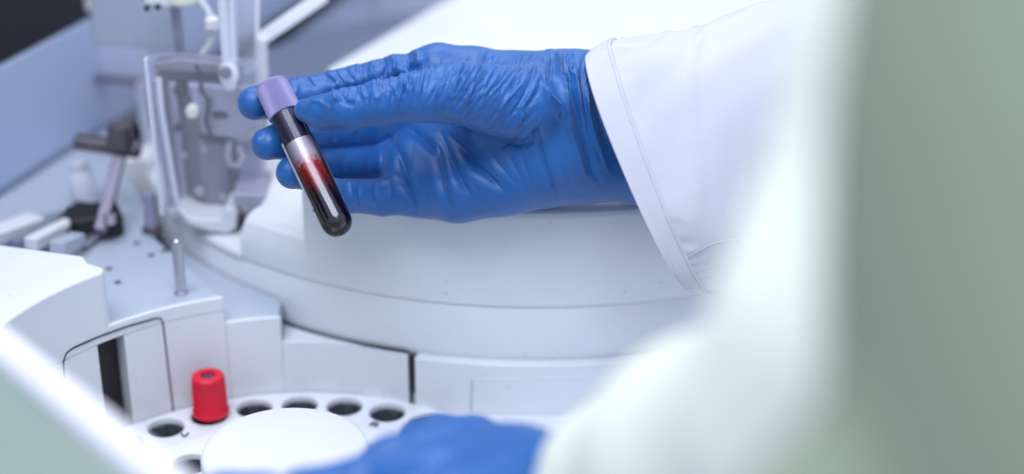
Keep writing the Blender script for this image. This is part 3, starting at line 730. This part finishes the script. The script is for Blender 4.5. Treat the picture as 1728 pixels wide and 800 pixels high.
# --- coat: torso and near arm
torso = [K(2560, -700, .275, 92), K(2470, 300, .275, 95), K(2480, 700, .275, 97.5), K(2440, 1500, .285, 108)]
arm = [K(1830, -420, .355, 48), K(1735, 100, .35, 46), K(1600, 560, .35, 43), K(1510, 715, .365, 40), K(1230, 800, .44, 34.5), K(1090, 850, .505, 31), K(985, 895, .528, 29)]
cutp = atd(985, 895, .528); cutn = atd(985, 895, .528) - atd(1090, 850, .505); cutn /= np.linalg.norm(cutn)
def shaded_torso_fn(P):
    t = smin(chain(P, torso, .03), chain(P, [K(1440, 945, .275, 23), K(1900, 1000, .275, 35), K(2450, 1000, .285, 89)], .02), .02)
    return t + noise3(P, 45, 6, 2) * .004
def coat_fn(P):
    a = chain(P, arm, .02)
    a = np.maximum(a, (P - cutp) @ cutn + .018)
    return a + noise3(P, 60, 5, 2) * .0020
def solid(name, fn, pts, h, m, label):
    lo = np.min([p - r for p, r in pts], 0) - .02; hi = np.max([p + r for p, r in pts], 0) + .02
    V_, F_ = sdf_mesh(fn, lo, hi, h); V_ = relax(V_, F_, 3); o = np_mesh(name, V_, F_, m, person); o['label'] = label; return o
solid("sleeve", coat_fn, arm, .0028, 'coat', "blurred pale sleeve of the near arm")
solid("shaded_torso", shaded_torso_fn, torso + [K(1440, 945, .275, 23)], .005, 'shaded_torso', "blurred coat torso, coloured grey-green for its shade, at the edge of the picture")

# --- far sleeve with hem and seams
def vec(px, py, d, c): return atd(px, py, d) - c
secs = []
for (cx, cy, d, tx, ty, bl_, bd) in (
        (1084, 293, .716, 1000, 95, 10, 31), (1130, 278, .720, 1055, 70, 8, 34), (1200, 258, .727, 1140, 52, 6, 37), (1290, 240, .738, 1240, 30, 4, 40),
        (1400, 225, .755, 1370, -4, 2, 43), (1540, 200, .775, 1530, -40, 0, 46), (1800, 160, .80, 1810, -90, 0, 50), (2100, 140, .78, 2130, -120, 0, 55)):
    c = atd(cx, cy, d); a = vec(tx, ty, d, c); b = -FW * bd * .001 - RT * bl_ * .001; secs.append((c, a, b))
HS = 0.80
def sleeve_pt(s, th, off=0.0):
    s = min(max(s, 0), len(secs) - 1.0001); i = int(s); t = s - i
    def cat(k):
        P = [secs[min(max(i + o, 0), len(secs) - 1)][k] for o in (-1, 0, 1, 2)]
        return 0.5 * ((2 * P[1]) + (-P[0] + P[2]) * t + (2 * P[0] - 5 * P[1] + 4 * P[2] - P[3]) * t * t + (-P[0] + 3 * P[1] - 3 * P[2] + P[3]) * t ** 3)
    c, a, b = cat(0), cat(1), cat(2)
    ct_, st = math.cos(th), math.sin(th); e = 0.85
    u = math.copysign(abs(ct_) ** e, ct_); v = math.copysign(abs(st) ** e, st)
    fold = 1 + min(s, 1) * (0.018 * math.sin(3 * th + 1.3 * s) + 0.014 * math.sin(5 * th - 2.1 * s + 1) + 0.02 * math.sin(2.3 * s + 2 * th)) + min(s, 1) * (0.012 * math.sin(9 * th + 2.7 * s) * math.sin(4 * th + s) + .010 * math.sin(4.1 * s + 3 * th)) 
    fold += (0.006 * math.exp(-((s - HS - .15) / .35) ** 2) * math.sin(38 * th + 3 * math.sin(5 * th)) * (.5 + .5 * math.sin(3 * th + 1)) if s > HS else 0)
    fold += min(s, 1) * 0.03 * (1 - abs(math.sin(1.9 * s + 2.2 * th + .8 * math.sin(3 * s)))) ** 3
    p = (a * u + b * v) * fold; n_ = p / np.linalg.norm(p)
    return c + p + n_ * off
def sleeve_grid(ss, ths, o0, o1):
    nS, nT = len(ss), len(ths); v = []
    for o in (o0, o1):
        for s in ss: v += [sleeve_pt(s, t, o) for t in ths]
    f = []
    for L in (0, 1):
        for i in range(nS - 1):
            for k in range(nT): f.append((L * nS * nT + i * nT + k, L * nS * nT + i * nT + (k + 1) % nT, L * nS * nT + (i + 1) * nT + (k + 1) % nT, L * nS * nT + (i + 1) * nT + k))
    for i in (0, nS - 1):
        for k in range(nT): f.append((i * nT + k, i * nT + (k + 1) % nT, nS * nT + i * nT + (k + 1) % nT, nS * nT + i * nT + k))
    return v, f
TH = [2 * math.pi * k / 260 for k in range(260)]
v, f = sleeve_grid(list(np.linspace(0, 6.9, 110)), TH, 0.0, -0.0007)
sl = MB().add(v, f).build("sleeve", 'cloth', person, angle=70); sl['label'] = "white cotton sleeve with a stitched hem on the raised arm"
HS = 0.80
v, f = sleeve_grid(list(np.linspace(-0.0, HS, 14)), TH, 0.0012, 0.0001)
MB().add(v, f).build("hem", 'cloth', sl, angle=70)
st = [sleeve_pt(HS - .07, t, 0.00125) for t in TH]; 
MB().tube(st + [st[0]], 0.00018, 5, caps=False).build("stitching", 'thread', sl)
def stick(pxs, off=0.0005):
    gs = [(s, t) for s in np.linspace(0, 4.5, 120) for t in np.linspace(0.0, math.pi, 120)]
    P = np.array([sleeve_pt(s, t, off) for s, t in gs]); uv, _ = pxof(P); o = []
    for p in pxs: o.append(P[np.argmin(((uv - np.array(p)) ** 2).sum(1))])
    return o
MB().tube(stick([(1141, 442), (1155, 434), (1175, 425), (1200, 414), (1230, 404), (1265, 396), (1300, 391), (1340, 388), (1400, 386)]), 0.00035, 6).build("seam", 'thread', sl)

# =================================================================== MECHANISM BEHIND THE HAND
def plate(name, pts, y, thick, m, parent, bev=0.001, label=None):
    return MB().plate([ony(x, yy, y) for (x, yy) in pts], thick).build(name, m, parent, bevel=bev)
def stud(name, px, py, y, r, h, m, parent):
    p = ony(px, py, y)
    return MB().lathe([(0, -.001), (r, -.001), (r, h * .7), (r * .8, h), (0, h)], p, 16, axis=(0, -1, 0)).build(name, m, parent)
YM = 0.772
mech = thing("sampler_mechanism", "grey steel sampler mechanism with slotted plate and white foot beside the drum", "mechanism")
plate("back_plate", [(262, 118), (404, 128), (400, 356), (292, 350)], YM, .014, 'mauve', mech)
plate("side_rail", [(247, 138), (266, 132), (300, 350), (282, 352)], YM - .004, .012, 'lilac', mech)
plate("rail", [(283, 140), (297, 140), (318, 345), (305, 345)], YM - .005, .004, 'lilac', mech)
plate("mounting_plate", [(316, 142), (436, 150), (446, 238), (402, 243), (392, 234), (340, 226)], YM - .008, .006, 'lilac', mech)
plate("lower_plate", [(330, 236), (386, 244), (388, 345), (340, 342)], YM - .004, .003, 'mauve', mech)
plate("end_plate", [(402, 240), (440, 240), (446, 350), (404, 345)], YM - .002, .010, 'lilac', mech)
plate("top_flange", [(258, 108), (300, 100), (410, 112), (404, 126), (262, 120)], YM - .006, .012, 'mauve', mech)
plate("base_bar", [(392, 326), (446, 330), (448, 352), (394, 348)], .748, .03, 'lilac', mech)
plate("slot", [(356, 193), (364, 188), (378, 189), (387, 195), (380, 200), (364, 200)], YM - .0085, .001, 'gap', mech, 0)
stud("bolt", 326, 186, YM - .008, .0032, .004, 'cream', mech); stud("bolt", 338, 319, YM - .004, .0028, .003, 'steel', mech)
stud("bolt", 304, 152, YM - .004, .0030, .002, 'gap', mech); stud("bolt", 408, 322, YM - .002, .0035, .004, 'gap', mech)
for (x, y, m_) in ((270, 170, 'steel'), (290, 320, 'steel'), (352, 162, 'steel'), (420, 170, 'steel'), (425, 225, 'steel'), (345, 250, 'steel'), (377, 330, 'steel'), (312, 260, 'steel'), (420, 340, 'gap'), (300, 215, 'gap')):
    stud("bolt", x, y, YM - .009, .0018, .002, m_, mech)
MB().tube([ony(x, y, YM - .012) for (x, y) in ((330, 110), (342, 128), (338, 150), (352, 170), (348, 205), (356, 232))], .0011, 8).build("wire", 'gap', mech)
MB().tube([ony(x, y, YM - .013) for (x, y) in ((268, 132), (272, 180), (282, 240), (292, 300), (300, 345))], .0013, 8).build("hose", 'frost', mech)
hk = [ony(x, y, YM - .012) for (x, y) in ((388, 240), (384, 258), (388, 276), (402, 280), (408, 262), (402, 246))]
MB().tube(hk, .0016, 10).build("hook", 'steel', mech)
plate("foot_bracket", [(296, 352), (318, 366), (345, 372), (372, 370), (380, 350), (402, 352), (398, 386), (385, 395), (352, 392), (318, 380)], YM - .022, .022, 'plastic', mech, .002)

plate("haze_sheet", [(246, 96), (300, 90), (438, 104), (452, 352), (300, 372), (272, 360)], YM - .03, .003, 'veil', mech)  # added veil, puts haze in front of the steel parts
MB().bar(ony(246, 98, YM - .031), ony(274, 362, YM - .031), .0014, .003, (0, 1, 0)).build("edge_strip", 'frost', mech, bevel=.0004)
noz = thing("probe_nozzle", "clear probe nozzle on twin rods above the slotted steel plate", "probe")
YN = YM - .015
MB().tube([ony(374, -30, YN), ony(384, 108, YN)], .0026, 12).build("rod", 'frost', noz)
MB().tube([ony(390, -30, YN), ony(395, 108, YN)], .0014, 10).build("rod", 'frost', noz)
p0 = ony(388, 150, YN); p1 = ony(388, 104, YN)
MB().lathe([(0.0, 0), (.0024, .0), (.0036, .003), (.0048, .007), (.0044, .010), (.003, .0125), (.0022, .0145), (0, .0145)], p0, 20).build("tip", 'acrylic', noz)
stud("collar", 382, 120, YN - .002, .003, .004, 'mauve', noz)

scr = thing("acrylic_shield", "tall frosted acrylic shield behind the probe rods", "shield")
plate("sheet", [(392, -40), (436, -40), (436, 66), (430, 122), (398, 132)], YM + .022, .004, 'sheet', scr)
brk = thing("acrylic_bracket", "bent clear acrylic bracket rising to the right behind the purple cap", "bracket")
MB().bar(ony(443, 150, YM + .03), ony(440, 64, YM + .03), .0055, .0055, (0, 1, 0)).build("upright", 'acrylic', brk, bevel=.0006)
MB().bar(ony(437, 68, YM + .034), ony(548, -8, YM + .05), .006, .005, (0, 1, 0)).build("arm", 'acrylic', brk, bevel=.0006)

cab = MB().tube([ony(x, y, YM + .01) for (x, y) in ((318, -30), (334, -4), (348, 14), (357, 32), (360, 50), (356, 70), (346, 88), (334, 99), (318, 106))], .0017, 10).build("cable", 'plastic', None)
tag(cab, "thin white cable curving down into the steel mechanism", "cable")
MB().box(ony(358, 40, YM + .008), .006, .006, .006).build("clip", 'disc', cab, bevel=.001)

hd = thing("sampler", "white sampler head with two dark screws and cream cap at the top edge", "sampler")
plate("housing", [(238, -50), (292, -50), (290, 16), (242, 12)], YM + .005, .03, 'plastic', hd, .002)
stud("screw", 248, 14, YM + .004, .0014, .001, 'gap', hd); stud("screw", 266, 12, YM + .004, .0014, .001, 'gap', hd)
MB().lathe([(0, 0), (.006, .001), (.0078, .003), (.008, .02), (0, .02)], ony(309, 10, YM + .01), 24).build("cap", 'cream', hd)
plate("guide_rail", [(286, 8), (302, 8), (312, 110), (297, 110)], YM + .012, .006, 'lilac', hd)
plate("back_sheet", [(150, -40), (292, -40), (296, 86), (156, 74)], YM + .06, .004, 'plastic2', hd)

gd = thing("acrylic_guard", "clear acrylic guard frame with a grey crossbar in front of the blue side panel", "guard")
YG = 0.90
MB().bar(ony(103, -30, YG), ony(117, 122, YG), .006, .004, (0, 1, 0)).build("post", 'frost', gd, bevel=.0006)
MB().bar(ony(112, 126, YG), ony(242, 139, YG), .0042, .004, (0, 1, 0)).build("crossbar", 'mauve', gd, bevel=.0005)
MB().bar(ony(118, 128, YG), ony(136, 245, YG), .0045, .004, (0, 1, 0)).build("post", 'lilac', gd, bevel=.0005)
MB().bar(ony(238, 140, YG - .03), ony(252, 262, YG - .03), .005, .004, (0, 1, 0)).build("post", 'frost', gd, bevel=.0005)
MB().bar(ony(146, -30, YG), ony(151, 18, YG), .005, .004, (0, 1, 0)).build("hanger", 'disc', gd, bevel=.0005)
plate("sheet", [(106, -40), (244, -40), (250, 258), (132, 243)], YG + .006, .003, 'sheet', gd)
MB().bar(ony(240, -30, YG - .03), ony(246, 140, YG - .03), .0025, .003, (0, 1, 0)).build("edge_strip", 'frost', gd, bevel=.0004)
MB().bar(ony(392, -30, YM + .02), ony(399, 132, YM + .02), .0018, .003, (0, 1, 0)).build("edge_strip", 'acrylic', scr, bevel=.0004)
MB().bar(ony(435, -30, YM + .02), ony(434, 66, YM + .02), .0018, .003, (0, 1, 0)).build("edge_strip", 'acrylic', scr, bevel=.0004)

arm_ = thing("transfer_arm", "dark bronze transfer arm with slanting strut over a black clamp", "arm")
YA = 0.79
MB().bar(ony(126, 238, YA), ony(238, 254, YA), .0065, .008, (0, 1, 0)).build("crossbar", 'bronze', arm_, bevel=.001)
MB().lathe([(0, 0), (.006, 0), (.007, .004), (.006, .012), (0, .013)], ony(206, 250, YA - .006), 20).build("pivot", 'bronze', arm_)
stud("bolt", 222, 244, YA - .004, .003, .003, 'steel', arm_)
s0 = ony(206, 252, YA - .004); s1 = onz(168, 392, Z1 + .006)
MB().bar(s0, s1, .006, .006, (0, 1, 0)).build("strut", 'mauve', arm_, bevel=.001)
c0 = onz(118, 398, Z1 + .001); c1 = onz(205, 384, Z1 + .001)
MB().bar(c0 + [0, 0, .006], c1 + [0, 0, .006], .02, .012).build("clamp", 'black', arm_, bevel=.002)
MB().bar(onz(105, 402, Z1) + [0, -.01, .004], onz(150, 372, Z1) + [0, 0, .006], .012, .010).build("jaw", 'black', arm_, bevel=.002)
MB().lathe([(0, 0), (.003, 0), (.003, .004), (0, .0045)], onz(186, 376, Z1 + .012), 14).build("bolt", 'steel', arm_)
MB().bar(onz(140, 414, Z1 + .003), onz(172, 388, Z1 + .004), .004, .003).build("lever", 'steel', arm_, bevel=.0005)

hs = thing("rounded_housing", "small white rounded housing on the platform behind the bronze strut", "housing")
h0 = onz(232, 346, Z1); plate("shell", [(196, 346), (196, 282), (206, 268), (244, 264), (258, 276), (262, 346)], 0.83, .02, 'disc', hs, .006)
ms = thing("metering_pot", "little translucent pot standing beside the slanting bronze strut", "pot")
p = onz(143, 342, Z1); MB().lathe([(0, 0), (.006, 0), (.0065, .001), (.006, .016), (.0045, .018), (.0045, .022), (0, .022)], p, 24).build("body", 'frost', ms)
plinth = onz(262, 385, Z1)
ft = thing("levelling_foot", "small lilac foot on a dark pad below the steel rail", "foot")
MB().lathe([(0, 0), (.005, 0), (.005, .002), (0, .002)], onz(257, 390, Z1), 18).build("pad", 'bronze', ft)
MB().lathe([(0, .002), (.003, .002), (.0034, .006), (.0025, .014), (.003, .02), (0, .02)], onz(257, 390, Z1), 18).build("stem", 'lilac', ft)

tr = thing("slatted_tray", "slanting white tray slats lying behind the raised white block", "tray")
for (a, b, w, m) in (((-40, 408), (62, 372), .012, 'disc'), ((20, 416), (92, 388), .006, 'slate'), ((50, 412), (118, 378), .007, 'disc'), ((95, 418), (132, 402), .008, 'plastic2')):
    MB().bar(onz(*a, Z1 + .012), onz(*b, Z1 + .008), w, .006).build("slat", m, tr, bevel=.001)
MB().bar(onz(-60, 390, Z1) + [0, 0, .003], onz(100, 352, Z1) + [0, 0, .003], .03, .006).build("base", 'plastic2', tr, bevel=.001)
